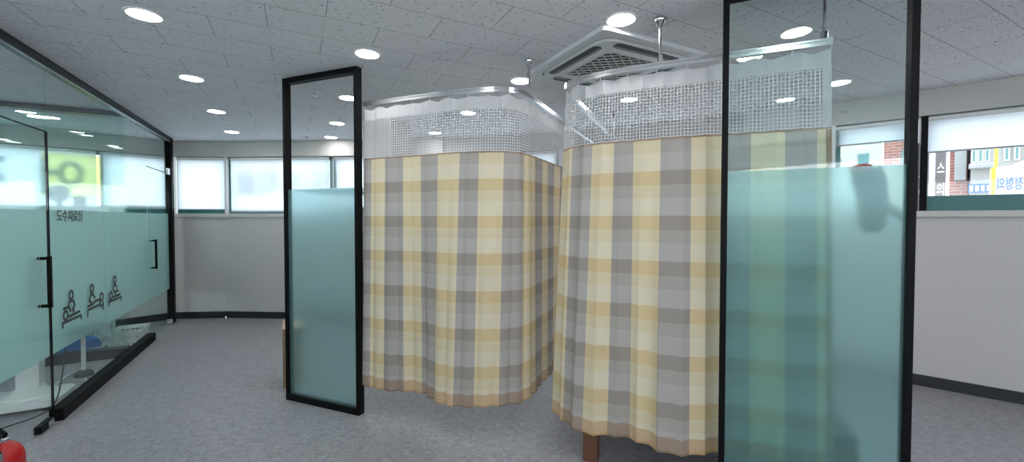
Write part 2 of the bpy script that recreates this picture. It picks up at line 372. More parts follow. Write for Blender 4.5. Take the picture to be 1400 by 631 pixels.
tag(MB().box(.585, .635, .02, .17, SILL, HEAD-.24).build('trim_3', M['mull']), kind='structure'); o = bpy.data.objects['trim_3']; o.location = at(7, 0); o.rotation_euler.z = ang(F[7], F[8])
w = window(7, .66, 2.3, rail=.135, stile=.035)
st = MB().box(.645, .69, .03, .10, SILL, HEAD)
st.build('window_stile', M['black'], w)
b = MB()
for k in range(7): b.lathe([(.0035, 0), (.0035, .003)], (0, 0, 0), 8)
blind(7, .665, 2.28, 2.12, 'half-drawn roller blind over street view beside the tall black post')
window(7, 2.34, l7-.03, rail=.135); blind(7, 2.36, l7-.05, 2.12, 'roller blind outside the picture at the end of the curved wall')

# little things standing on the sill of the yellow window, showing as shadows on its blind
def on_sill(name, label, cat, x, prof, y=.068):
    o = MB().lathe(prof, (0, 0, 0), 20, 1, .09).build(name, M['grey'], None, True); tag(o, label, cat); o.location = at(0, x, y, SILL+.10); o.rotation_euler.z = ang(F[0], F[1]); return o
on_sill('round_fan', 'round dark object standing behind the yellow-lit blind', 'ornament', l0-1.14, [(.03, 0), (.035, .02), (.02, .05), (.07, .065), (.10, .11), (.11, .16), (.10, .21), (.07, .25), (.02, .27)])
o = MB().box(-.06, .06, -.009, .009, 0, .13, .004).build('small_box', M['grey']); tag(o, 'small box standing behind the yellow-lit blind', 'box'); o.location = at(0, l0-.955, .068, SILL+.10); o.rotation_euler.z = ang(F[0], F[1])

# unseen windows added behind the camera; their sunlit blinds brighten the ceiling
for k in range(6):
    x0 = -8.7+2.4*k; x1 = x0+2.4
    w = thing('window_%d' % (20+k), 'added unseen window behind the camera, brightening the ceiling', 'window'); tag(w, kind='structure')
    MB().box(x0, x1, -3.09, -3.03, 1.55, 1.60).box(x0, x1, -3.09, -3.03, 2.37, 2.42).box(x0, x0+.04, -3.09, -3.03, 1.60, 2.37).box(x1-.04, x1, -3.09, -3.03, 1.60, 2.37).build('window_frame', M['teal'], w)
    MB().box(x0+.04, x1-.04, -3.063, -3.057, 1.60, 2.37).build('window_pane', M['wglass'], w)
    t = thing('roller_blind', 'added sunlit roller blind behind the camera, brightening the ceiling', 'blind', (0, 0, 0), 0, 'added blinds behind the camera')
    MB().add([(x0+.003, -2.99, 1.53), (x1-.003, -2.99, 1.53), (x1-.003, -2.99, 2.43), (x0+.003, -2.99, 2.43)], [(0, 1, 2, 3)]).build('blind_fabric', M['blind'], t)
    MB().box(x0+.003, x1-.003, -2.996, -2.984, 1.516, 1.53).build('bottom_bar', M['bar'], t)
# pilasters and column
def pilaster(i, x0, x1): 
    o = tag(MB().box(x0, x1, -.10, .02, 0, H).build('trim_4', M['wall']), kind='structure'); o.location = at(i, 0); o.rotation_euler.z = ang(F[i], F[i+1])
pilaster(2, 2.98, 3.36); pilaster(6, .27, .75)
o = tag(MB().box(-.20, .20, 0, .40, 0, H).build('trim_5', M['wall']), kind='structure'); o.location = (-1.58, 4.86, 0); o.rotation_euler.z = R(-20)
o = tag(MB().box(-.006, .006, -.11, -.012, 0, H).build('trim_6', M['white']), kind='structure')
o.location = (-5.06, 6.17, 0); o.rotation_euler.z = 0

# ------------------------------------------------------------------ downlights
def make_light():
    t = thing('downlight', 'round recessed ceiling light', 'ceiling light')
    MB().ring([(.092*math.cos(2*PI*k/36), .092*math.sin(2*PI*k/36)) for k in range(36)], [(.078*math.cos(2*PI*k/36), .078*math.sin(2*PI*k/36)) for k in range(36)], -.006, 0).build('trim_ring', M['trimw'], t, True)
    MB().lathe([(.079, -.004), (.079, -.001)], n=36).build('diffuser', M['led'], t)
    return t
def dup(root, loc, label=None, group=None, rz=None):
    r = root.copy(); COL.objects.link(r); r.location = loc
    if rz is not None: r.rotation_euler = (0, 0, rz)
    if label: r['label'] = label
    if group: r['group'] = group
    for ch in list(root.children):
        c = ch.copy(); COL.objects.link(c); c.parent = r
        for g in ch.children:
            d = g.copy(); COL.objects.link(d); d.parent = c
    return r
light0 = make_light(); lused = [False]
seen = {(-.747, 3.055): 'lit ceiling downlight nearest the camera in the row along the glass wall', (-.747, 4.255): 'lit ceiling downlight second in the row along the glass wall',
 (-.747, 5.455): 'lit ceiling downlight third in the row along the glass wall', (-.747, 6.66): 'lit ceiling downlight last in the row along the glass wall, by the blinds',
 (.455, 3.055): 'lit ceiling downlight just in front of the first partition panel, above its right post', (.455, 4.255): 'lit downlight largest of those seen through the first partition panel',
 (.455, 5.455): 'lit downlight second of those seen through the first partition panel', (.455, 6.45): 'lit downlight closest to the window wall behind the first partition panel',
 (1.68, 1.85): 'large lit ceiling downlight touching the corner of the air conditioner', (1.68, 3.055): 'lit ceiling downlight beside the rail rod of the first curtain',
 (1.68, 4.255): 'lit ceiling downlight larger of two seen through the first curtain net', (1.68, 5.455): 'lit ceiling downlight smaller of two seen through the first curtain net',
 (2.88, 1.85): 'lit ceiling downlight showing along the rail of the second curtain', (2.88, 3.055): 'lit ceiling downlight seen through the second curtain net',
 (4.10, 1.85): 'lit ceiling downlight over the end of the second curtain, towards the tall black post'}
def put_light(u, n, label, grp):
    p = un(u, n, H); 
    if not lused[0]:
        light0.location = p; tag(light0, label, None, grp); lused[0] = True
    else: dup(light0, p, label, grp)
for (n, u), lb in seen.items(): put_light(u, n, lb, 'lit ceiling downlights')
put_light(5.455, -2.58, 'lit downlight inside the treatment room before the cross partition', 'treatment room downlights')
put_light(6.66, -2.58, 'lit downlight added beyond the cross partition to brighten the baskets', 'treatment room downlights')  # lamp added on the grid to brighten the baskets and rack
for n, u in ((-2.58, 4.255), (-2.58, 3.055), (-3.78, 5.455), (-3.78, 4.255), (-3.78, 3.055)): put_light(u, n, 'lit downlight in the treatment room outside the picture', 'downlights outside the picture')
for n in (-.747, .455, 1.68, 2.88):
    for u in (.65, -.55):
        p = un(u, n)
        if -2.9 < p.y and p.x < 5.4 and (n, u) not in seen: put_light(u, n, 'lit ceiling downlight behind the camera', 'downlights outside the picture')
put_light(1.85, .455, 'lit ceiling downlight above the picture', 'downlights outside the picture'); put_light(1.85, -.747, 'lit ceiling downlight above the picture', 'downlights outside the picture')

# ------------------------------------------------------------------ air conditioner
def aircon():
    t = thing('ceiling_air_conditioner', 'white ceiling cassette air conditioner with dark outlet slots and a lattice grille', 'air conditioner', un(2.415, 2.105, H), TH)
    h = .475
    a = MB(); a.ring(rrect(-h, h, -h, h, .03), rrect(-.405, .405, -.405, .405, .10), -.028, 0); a.build('outer_frame', M['acw'], t, True, 1)
    p = MB()
    p.ring(rrect(-.398, .398, -.398, .398, .11), rrect(-.25, .25, -.25, .25, .05), -.040, -.012); p.build('front_panel', M['acw'], t, True)
    for k in range(4):
        m = Matrix.Rotation(k*PI/2, 4, 'Z')
        s = MB(); s.prism(rrect(-.285, .285, -.388, -.318, .034), -.0425, -.0405); s.v = [tuple(m @ Vector(v)) for v in s.v]; so = s.build('outlet_slot', M['acd'], t)
        s = MB(); s.box(-.27, .27, -.338, -.334, -.045, -.0425); s.v = [tuple(m @ Vector(v)) for v in s.v]; s.build('louver', M['acl'], so)
    MB().prism(rrect(-.252, .252, -.252, .252, .05), -.030, -.014).build('grille_backing', M['acg'], t)
    g = MB(); q = .085
    k = -12
    for i in range(-12, 13):
        for sg in (1, -1):
            # diagonal bars clipped to the square
            c = i*q; x0 = max(-.245, c-.245 if sg == 1 else -c-.245); pts = []
            xs = [-.245, .245]; y = lambda x: sg*(x-c*1.0)*.75
            xa, xb = -.245, .245
            ya, yb = y(xa), y(xb)
            seg = []
            for st in range(0, 101):
                x = xa+(xb-xa)*st/100
                if abs(y(x)) <= .245: seg.append(x)
            if len(seg) > 3: g.tube([(seg[0], y(seg[0]), -.034), (seg[-1], y(seg[-1]), -.034)], .006, 4)
    g.ring(rrect(-.252, .252, -.252, .252, .05), rrect(-.243, .243, -.243, .243, .045), -.042, -.03)
    g.build('grille', M['acl'], t)
aircon()

# ------------------------------------------------------------------ partition panels
def panel(name, label, a, b, ft):
    ln = dist(a, b); t = thing(name, label, 'partition', (a[0], a[1], 0), ang(a, b)); d = .03; w = .028
    f = MB().box(0, w, -d, d, 0, H-.002, .002).box(ln-w, ln, -d, d, 0, H-.002, .002).box(w, ln-w, -d, d, 0, .05, .002).box(w, ln-w, -d, d, H-.045, H-.002, .002)
    f.build('frame', M['black'], t)
    MB().box(w, ln-w, -.004, .004, .05, H-.045).build('glass_pane', M['glass'], t)
    MB().box(w+.001, ln-w-.001, -.0085, -.0055, .051, ft).build('frosted_film', M['film'], t)
    return t, ln
P1, P1l = panel('partition_panel', 'slim black framed glass partition, frosted below, beside the first curtain', (-1.885, 3.46), (-1.165, 3.17), 1.757)
P2, P2l = panel('partition_panel', 'tall black framed glass partition standing in front of the second curtain', (1.085, 2.147), (1.775, 1.828), 1.760)
# thin dark wedge on the film's upper edge of the first panel
MB().prism([(.03, 0), (.26, 0), (.03, .018)], -.012, -.009).build('edge_trim', M['black'], P1)
o = P1.children[-1]
for v in o.data.vertices: v.co = (v.co.x, v.co.z, 1.752+v.co.y)

# ------------------------------------------------------------------ glass front of the treatment rooms: local x = along it, y = into the room behind
G0 = un(0, -1.615)
GRZ = math.atan2(U.y, U.x)
def gthing(name, label, cat): return thing(name, label, cat, tuple(G0), GRZ)
gw = gthing('glass_partition', 'long glass wall of the treatment room with frosted band, dark ceiling rail and black kick rail', 'partition')
MB().box(.2, 7.62, -.03, .035, H-.055, H-.002, .003).box(.2, 7.62, -.045, -.03, H-.02, H-.002).build('ceiling_rail', M['dark'], gw)
MB().box(.2, 7.62, -.036, -.030, H-.068, H-.060).build('rail_lip', M['alu'], gw)
MB().box(7.54, 7.64, -.04, .04, 0, H-.002, .003).build('end_post', M['black'], gw)
MB().box(4.29, 6.60, -.05, .03, 0, .095, .003).build('kick_rail', M['black'], gw)
DT = 2.15
for x0, x1 in ((4.275, 5.27), (5.276, 6.56)):
    pn = MB().box(x0, x1, -.005, .005, .09, H-.06).build('glass_pane', M['gglass'], gw)
    MB().box(x0, x1, .007, .0095, .505, 1.58).build('frosted_film', M['film2'], pn)
for x0, x1 in ((3.2, 4.27), (6.565, 7.54)): MB().box(x0, x1, -.005, .005, DT+.006, H-.06).build('transom_pane', M['gglass'], gw)
pn = MB().box(.2, 3.19, -.005, .005, .01, H-.06).build('glass_pane', M['gglass'], gw); MB().box(.2, 3.19, .007, .0095, .505, 1.58).build('frosted_film', M['film2'], pn)
for x in (3.2, 6.565): MB().box(x, x+(1.07 if x < 4 else .975), -.006, .006, DT-.001, DT+.005).build('transom_gasket', M['black'], gw)
for x in (4.2725,): MB().box(x-.0035, x+.0035, -.007, .007, .02, DT).build('gasket', M['black'], gw)
# pictograms and lettering on the front face
SR = .0125
def icon(heads, lines, r):
    b = MB()
    for c in heads: b.tube([(c[0]+r*math.cos(2*PI*k/24), -.009, c[1]+r*math.sin(2*PI*k/24)) for k in range(24)], SR, 6, True)
    for l in lines:
        for i in range(len(l)-1): b.tube([(l[i][0], -.009, l[i][1]), (l[i+1][0], -.009, l[i+1][1])], SR, 6)
        for q in l[1:-1]: b.lathe([(.001, -SR), (.009, -.009), (SR, 0), (.009, .009), (.001, SR)], (q[0], -.009, q[1]), 8)
    for i, v in enumerate(b.v): b.v[i] = (v[0], -.0052-(v[1]+.009+SR)*.1, v[2])
    b.build('pictogram', M['graphic'], gw)
icon([(4.577, .902), (4.479, .758)], [[(4.549, .858), (4.617, .85), (4.634, .809), (4.600, .784), (4.618, .757)], [(4.549, .858), (4.529, .824), (4.564, .771)], [(4.446, .816), (4.525, .815)], [(4.524, .738), (4.722, .744)], [(4.430, .666), (4.431, .706), (4.741, .706), (4.745, .67)]], .033)
icon([(4.955, .895), (5.158, .789)], [[(4.925, .841), (4.983, .842), (5.017, .8)], [(4.925, .841), (4.899, .795), (4.956, .769)], [(4.863, .754), (4.967, .755), (5.015, .774), (5.101, .776)], [(5.101, .774), (5.147, .693), (5.202, .74)], [(4.863, .656), (4.868, .722), (5.111, .724)], [(5.192, .721), (5.195, .657)]], .034)
icon([(5.479, .905), (5.37, .763)], [[(5.444, .852), (5.503, .853), (5.537, .809)], [(5.444, .852), (5.433, .817), (5.497, .757)], [(5.455, .787), (5.572, .786)], [(5.423, .74), (5.619, .74)], [(5.321, .668), (5.322, .711), (5.633, .708), (5.637, .668)]], .034)
text_mesh('lettering', '도수치료실', .105, M['graphic'], gw, depth=.0012, bold=.0012, loc=(4.593, -.007, 1.540), width=.425)

def gdoor(label, x0, x1, handle_x, hinge_x):
    d = gthing('glass_door', label, 'door')
    MB().box(x0, x1, -.005, .005, .012, DT-.004).build('glass_pane', M['gglass'], d)
    MB().box(x0, x1, .007, .0095, .505, 1.58).build('frosted_film', M['film2'], d)
    hb = MB()
    for s in (-1, 1):
        y0, y1 = (-.062, -.040) if s < 0 else (.040, .062)
        hb.box(handle_x-.013, handle_x+.013, y0, y1, .88, 1.25, .003)
        for z in (.895, 1.235): hb.box(handle_x-.010, handle_x+.010, min(y0, -.005) if s < 0 else .005, -.005 if s < 0 else y1, z-.010, z+.010)
    hb.build('pull_handle', M['black'], d)
    return d
d1 = gdoor('frameless glass door of the treatment room with a black bar handle, beside the pictograms', 3.20, 4.265, 4.14, 4.2)
pt = MB().box(4.06, 4.235, -.020, .020, .010, .062, .003).build('patch_fitting', M['black'], d1)
MB().box(4.15, 4.23, -.024, -.020, .016, .056, .001).build('patch_cover', M['steel'], pt)
d2 = gdoor('narrow frameless glass door beside the black corner post at the far end of the glass wall', 6.575, 7.53, 6.68, 7.5)
MB().box(7.40, 7.54, -.03, -.005, DT-.02, DT+.07, .003).build('top_hinge', M['steel'], d2)
MB().box(7.44, 7.50, -.035, .02, .012, .085, .003).build('floor_hinge', M['steel'], d2)

# cross partition inside, two panes in a dark frame
cp = thing('cross_partition', 'glass cross wall inside the treatment room under a dark ceiling rail', 'partition', tuple(un(6.0, -1.66)), TH+PI)
MB().box(0, 4.2, -.065, .065, H-.055, H-.002).box(0, 4.2, -.065, .065, 0, .10).build('rails', M['dark'], cp)
for y in (-.056, .056): MB().box(.0, 4.2, y-.004, y+.004, .10, H-.055).build('glass_pane', M['gglass'], cp)

# ------------------------------------------------------------------ curtain tracks
T1 = [(-1.155, 3.245), (-.9, 3.13), (-.6, 3.005), (-.38, 2.92), (-.2, 2.872), (-.05, 2.865), (.05, 2.92), (.12, 3.03), (.25, 3.31), (.45, 3.75), (.8, 4.5), (1.15, 5.25)]
T2 = [(1.595, 2.085), (1.3, 2.215), (1.0, 2.345), (.75, 2.455), (.6, 2.535), (.47, 2.63), (.385, 2.74), (.375, 2.86), (.42, 3.0), (.52, 3.22), (.765, 3.76), (1.1, 4.52), (1.38, 5.16)]
ZT = 2.385
def track(label, pts, rods, endcap):
    t = thing('curtain_track', label, 'curtain rail', (0, 0, 0))
    q = cr(pts, 120); prof = [(-.017, 0), (-.017, .012), (-.014, .014), (-.014, .020), (-.017, .022), (-.017, .034), (.017, .034), (.017, .022), (.014, .020), (.014, .014), (.017, .012), (.017, 0)]
    vs = []; n = len(prof)
    for i, p in enumerate(q):
        d = (q[min(i+1, len(q)-1)]-q[max(i-1, 0)]).normalized(); nn = Vector((-d.y, d.x))
        for a, z in prof: vs.append((p.x+nn.x*a, p.y+nn.y*a, ZT+z))
    fs = [(i*n+k, i*n+(k+1) % n, (i+1)*n+(k+1) % n, (i+1)*n+k) for i in range(len(q)-1) for k in range(n)]+[tuple(range(n)), tuple((len(q)-1)*n+k for k in range(n))]
    MB().add(vs, fs).build('rail', M['alu'], t)
    if endcap:
        p, d = q[0], ang(q[1], q[0]); b = MB().box(-.022, .003, -.019, .019, -.002, .037, .001); o = b.build('end_cap', M['alu'], t); o.location = (p.x, p.y, ZT); o.rotation_euler.z = d
    for x, y in rods:
        r = MB().tube([(x, y, ZT+.04), (x, y, H-.02)], .008, 12).build('suspension_rod', M['steel'], t, True)
        MB().lathe([(.010, -.050), (.016, -.046), (.030, -.022), (.036, -.014), (.036, 0)], (x, y, H-.001), 24).build('ceiling_cup', M['steel'], r, True)
        MB().box(x-.012, x+.012, y-.012, y+.012, ZT+.03, ZT+.075, .002).build('rod_clamp', M['steel'], r)
    return t
track('aluminium curtain rail of the first curtain, hung from a ceiling rod', T1, [(.125, 3.04)], False)
track('aluminium curtain rail of the second curtain, hung from rods before the air conditioner', T2, [(.855, 2.41), (1.568, 2.098), (1.115, 4.555)], True)

# ------------------------------------------------------------------ curtains
ZB, ZF, ZH, ZTOP = .24, 1.978, 2.278, 2.368
def curtain(label, top, bot, breaks, first, seed, amp, hook_step, ragged):
    n = 420; A = cr(top, n); B = cr(bot, n); t = thing('hospital_curtain', label, 'curtain', (0, 0, 0))
    mid = [A[i].lerp(B[i], .42) for i in range(n)]
    arc = [0]
    for i in range(1, n): arc.append(arc[-1]+(mid[i]-mid[i-1]).length)
    px = [700+565*p.x/p.y for p in mid]
    # stripe coordinate
    imax = max(range(n), key=lambda i: px[i] if breaks[-1] > breaks[0] else -px[i])
    us = []
    order = range(n)
    ks = {}
    bs = sorted(breaks); idx = {b: k for k, b in enumerate(bs)}
    def stripe(x):
        for k in range(len(bs)-1):
            if bs[k] <= x <= bs[k+1]: return first+k+(x-bs[k])/(bs[k+1]-bs[k])
        return None
    vals = [stripe(x) for x in px]
    # keep the single run that contains the most of the visible side, extend with arc length
    good = [i for i, v in enumerate(vals) if v is not None and mid[i].y < (3.5 if seed == 1 else 2.75)]
    lo, hi = min(good), max(good)
    for i in range(n):
        if i < lo: us.append(vals[lo]+(arc[lo]-arc[i])/.16*(-1 if vals[hi] > vals[lo] else 1))
        elif i > hi: us.append(vals[hi]+(arc[i]-arc[hi])/.16*(1 if vals[hi] > vals[lo] else -1))
        else:
            v = vals[i]; us.append(v if v is not None else us[-1])
    rnd = random.Random(seed); ph = [rnd.uniform(0, 6.28) for _ in range(6)]
    def fold(i, z):
        s = arc[i]; k = max(0, min(1, (ZTOP-z)/(ZTOP-ZB)))
        a = math.sin(2*PI*s/.235+ph[0]+.5*math.sin(2.1*s+ph[1])); b = math.sin(2*PI*s/.115+ph[2]+k*.8); c = math.sin(2*PI*s/.53+ph[3]-k*.5)
        tz = (1-abs(a))**1.0
        return amp*((.35+.75*k)*(tz-.5)*1.2+.12*b*(1-.5*k)+.5*c*k)
    def pos(i, z):
        k = (ZTOP-z)/(ZTOP-ZB); p = A[i].lerp(B[i], k); j, l = max(0, i-3), min(n-1, i+3); d = (A[l].lerp(B[l], k)-A[j].lerp(B[j], k)).normalized(); nn = Vector((-d.y, d.x)); f = fold(i, z)
        return (p.x+nn.x*f, p.y+nn.y*f, z)
    def sheet(name, m, zs, parent, uvarc=False, off=0, i0=0, i1=n, ztopf=None):
        vs = []; uv = []; fs = []; nc = i1-i0
        for i in range(i0, i1):
            for z in zs:
                zz = z-(ztopf(i) if (ztopf and z == zs[-1]) else 0)
                x, y, q = pos(i, zz); vs.append((x, y-off, q)); uv.append(((arc[i] if uvarc else us[i]), zz))
        k = len(zs)
        for a in range(nc-1):
            for b in range(k-1): fs.append((a*k+b, (a+1)*k+b, (a+1)*k+b+1, a*k+b+1))
        me = bpy.data.meshes.new(name); me.from_pydata(vs, [], fs); me.materials.append(m)
        ul = me.uv_layers.new(name='UVMap')
        for lp in me.loops: ul.data[lp.index].uv = uv[lp.vertex_index]
        me.shade_smooth(); return link(name, me, parent)
    lin = lambda a, b, k: [a+(b-a)*i/k for i in range(k+1)]
    sag = lambda i: .014*(1-abs(math.cos(PI*arc[i]/hook_step)))+.004*math.sin(arc[i]*31)
    sheet('cloth', M['cloth'], lin(ZB+.082, ZF, 28), t)
    sheet('bottom_hem', M['hem'], lin(ZB, ZB+.082, 3), t)
    sheet('top_binding', M['brown'], [ZF-.006, ZF+.004], t, off=.002)
    nt_ = sheet('net_panel', M['net'], lin(ZF, ZH, 10), t, True)
    sheet('header_band', M['band'], lin(ZH, ZTOP, 4), t, True, 0, 0, n, sag)
    s = 0
    while s < arc[-1]:
        i = min(range(n), key=lambda j: abs(arc[j]-s)); x, y, _ = pos(i, ZTOP); p = A[i]
        MB().tube([(p.x, p.y, ZT-.001), (p.x, p.y, ZT-.008), (x, y, ZTOP-.002)], .0032, 6).build('curtain_hook', M['clip'], t); s += hook_step
    return t, A, B, pos, arc, us, sheet
C1 = curtain('beige and grey checked curtain with net top beside the slim partition panel', [(-1.15, 3.245)]+T1[1:9]+[(.38, 3.6), (.52, 3.9)],
        [(-1.155, 3.14), (-.93, 3.055), (-.70, 3.02), (-.50, 2.84), (-.25, 2.777), (0, 2.82), (.14, 2.97), (.24, 3.2), (.35, 3.5), (.46, 3.8)],
        [488, 507, 525.6, 552, 575.5, 596.7, 626.6, 652.5, 686.7, 713.7, 731, 740.7, 748, 757, 768], 0, 1, .020, .15, True)
C2 = curtain('beige and grey checked curtain with net top behind the tall partition panel', T2[:9]+[(.47, 3.1)],
        [(1.64, 2.09), (1.36, 2.165), (1.1, 2.225), (.97, 2.21), (.836, 2.225), (.745, 2.307), (.64, 2.385), (.44, 2.44), (.335, 2.55), (.272, 2.70), (.30, 2.86), (.40, 3.0)],
        [755, 778.5, 805.5, 837, 864, 901.7, 944.5, 986, 1026, 1073.8, 1118, 1150], 1, 2, .018, .17, False)
C2[6]('side_hem', M['brown'], [ZB+.02, .6, 1.1, 1.6, ZF-.01], C2[0], off=.003, i0=0, i1=7)
C2[6]('net_edge_band', M['band'], [ZF, 2.1, ZH], C2[0], True, off=.003, i0=0, i1=10)

# ------------------------------------------------------------------ furniture
def platform(label, p, rz, ln, wd, h):
    t = thing('wooden_treatment_bed', label, 'bed', (p[0], p[1], 0), rz)
    for x in (.045, ln-.045):
        for y in (.045, wd-.045): MB().box(x-.045, x+.045, y-.045, y+.045, 0, h-.12, .004).build('leg', M['wood'], t)
    MB().box(0, ln, 0, .03, h-.19, h-.10).box(0, ln, wd-.03, wd, h-.19, h-.10).box(0, .03, .03, wd-.03, h-.19, h-.10).box(ln-.03, ln, .03, wd-.03, h-.19, h-.10).box(0, ln, 0, wd, h-.12, h-.08).build('bed_frame', M['wood'], t)
    MB().box(.0, ln, .0, wd, h-.08, h, .02).build('mattress', M['vinyl'], t, True)
    return t
platform('low wooden treatment bed with a black mat behind the second curtain', (.445, 2.56), R(-21), 1.40, .70, .42)
cb = thing('cardboard_box', 'tall brown cardboard carton standing behind the slim partition panel', 'box', (-2.035, 3.64, 0), R(27))
MB().box(0, .15, 0, .34, .0, .53, .003).build('carton_body', M['card'], cb)
MB().box(-.003, .074, -.003, .343, .53, .536).box(.076, .153, -.003, .343, .53, .536).build('top_flap', M['cardtop'], cb)
MB().box(.0, .15, -.0015, 0, .405, .409).build('tape_seam', M['ink'], cb)

# fire extinguisher
fe = thing('fire_extinguisher', 'red fire extinguisher standing on floor beside the glass door', 'fire extinguisher', (-2.745, 2.2, 0), 2.9)
MB().lathe([(.070, 0), (.078, .006), (.08, .02), (.08, .215), (.077, .245), (.066, .275), (.048, .298), (.03, .312), (.024, .32)], n=36).build('cylinder', M['red'], fe, True)
MB().lathe([(.024, .315), (.024, .335), (.018, .342), (.018, .36)], n=20).build('valve', M['steel'], fe, True)
MB().tube([(-.02, 0, .352), (.05, 0, .36), (.11, 0, .352)], .011, 8).tube([(-.02, 0, .36), (.05, 0, .388), (.12, 0, .395)], .011, 8).build('handle', M['black'], fe, True)
MB().tube([(.0, .02, .345), (-.04, .05, .34), (-.078, .05, .28), (-.082, .05, .2), (-.08, .05, .12)], .010, 10).build('hose', M['black'], fe, True)
MB().tube([(-.077, .05, .29), (-.08, .05, .24)], .013, 10).build('hose_collar', M['steel'], fe, True)

# dark jacket hung on the back of the tall panel's end post
jk = thing('hanging_jacket', 'dark jacket with red collar hung behind the tall partition panel', 'jacket', (1.752, 1.925, 0), ang((1.085, 2.147), (1.775, 1.828)))
def loft(rows, n=28):
    b = MB(); vs = []
    for cx, cy, z, rx, ry in rows:
        for k in range(n):
            a = 2*PI*k/n; w = 1+.10*math.sin(3*a+z*9)+.06*math.sin(7*a-z*23); vs.append((cx+rx*w*math.cos(a), cy+ry*w*math.sin(a), z))
    fs = [(i*n+k, i*n+(k+1) % n, (i+1)*n+(k+1) % n, (i+1)*n+k) for i in range(len(rows)-1) for k in range(n)]+[tuple(range(n))[::-1], tuple((len(rows)-1)*n+k for k in range(n))]
    return b.add(vs, fs)
loft([(-.02, .14, 1.45, .028, .018), (-.02, .14, 1.48, .05, .026), (-.02, .14, 1.56, .058, .032), (-.025, .14, 1.64, .062, .034), (-.035, .14, 1.70, .066, .034), (-.04, .14, 1.75, .058, .028), (-.03, .14, 1.772, .03, .018)]).build('jacket_body', M['jacket'], jk, True)
loft([(-.075, .14, 1.752, .030, .022), (-.072, .14, 1.772, .042, .024), (-.06, .14, 1.786, .036, .018), (-.055, .14, 1.794, .018, .010)]).build('collar', M['jred'], jk, True)
MB().tube([(.01, .135, 1.60), (.05, .12, 1.56), (.09, .10, 1.525), (.112, .09, 1.50), (.114, .09, 1.485)], [.02, .022, .02, .017, .008], 12).build('sleeve_end', M['jacket'], jk, True)
MB().tube([(-.03, -.016, 1.765), (-.03, .14, 1.76), (-.03, .15, 1.78)], .006, 8).build('hook', M['steel'], jk)

# treatment room things, seen through the clear strip under the frosted band
tb = thing('electric_treatment_bed', 'white pedestal treatment bed behind the frosted glass door', 'bed', tuple(un(4.75, -2.08)), TH)
MB().prism(rrect(-.60, .38, -.19, .19, .08), .03, .085).build('base_plate', M['plastic'], tb, True)
MB().lathe([(.17, .084), (.165, .10), (.11, .13), (.075, .17), (.07, .19)], (.16, 0, 0), 28, 1, .8).build('base_hump', M['plastic'], tb, True)
MB().box(.09, .23, -.05, .05, .15, .50, .012).build('lift_column', M['plastic'], tb, True)
MB().prism(rrect(-1.5, .40, -.32, .32, .08), .50, .56).build('bed_frame', M['plastic'], tb, True)
MB().prism(rrect(-1.5, .41, -.33, .33, .09), .56, .64).build('mattress', M['grey'], tb, True)
for x, y in ((-.5, -.14), (-.5, .14), (.30, -.14), (.30, .14)): MB().lathe([(.025, 0), (.028, .01), (.028, .03)], (x, y, 0), 16).build('foot', M['vinyl'], tb)
def cable(name, label, pts, r, m):
    o = MB().tube([Vector(p) for p in cr3(pts)], r, 8).build(name, m, None, True); return tag(o, label, 'cable')
def cr3(pts, k=8):
    P = [Vector(p) for p in pts]; P = [P[0]*2-P[1]]+P+[P[-1]*2-P[-2]]; q = []
    for i in range(1, len(P)-2):
        for j in range(k):
            t = j/k; a, b, c, d = P[i-1], P[i], P[i+1], P[i+2]; q.append(.5*((2*b)+(c-a)*t+(2*a-5*b+4*c-d)*t*t+(3*b-a-3*c+d)*t**3))
    q.append(P[-2]); return q
cable('power_cable', 'black cable looping down in front of the white bed base', [un(4.64, -1.67, .50), un(4.56, -1.67, .25), un(4.45, -1.70, .05), un(4.3, -1.9, .008), un(4.05, -2.1, .008)], .005, M['vinyl'])
cable('mains_lead', 'white cable coiled on the floor at the foot of the pole stand', [un(5.30, -1.78, .008), un(5.12, -1.72, .008), un(5.0, -1.80, .008), un(5.1, -1.93, .008), un(5.35, -1.96, .008), un(5.6, -1.95, .008)], .006, M['clip'])
def stand(label, u, n, h):
    t = thing('pole_stand', label, 'stand', tuple(un(u, n)), 0, 'pole stands behind the glass')
    MB().lathe([(.066, 0), (.07, .012), (.066, .035), (.045, .05), (.022, .06)], n=28).build('round_base', M['acg'], t, True)
    MB().tube([(0, 0, .05), (0, 0, h)], .017, 14).build('pole', M['plastic'], t, True)
    MB().box(-.09, .09, -.07, .07, h, h+.025, .006).build('tray', M['plastic'], t)
    return t
stand('white pole stand with round base behind the pictograms', 5.42, -1.83, .80); stand('white pole stand beyond the cross partition by the baskets', 6.17, -1.83, .80)
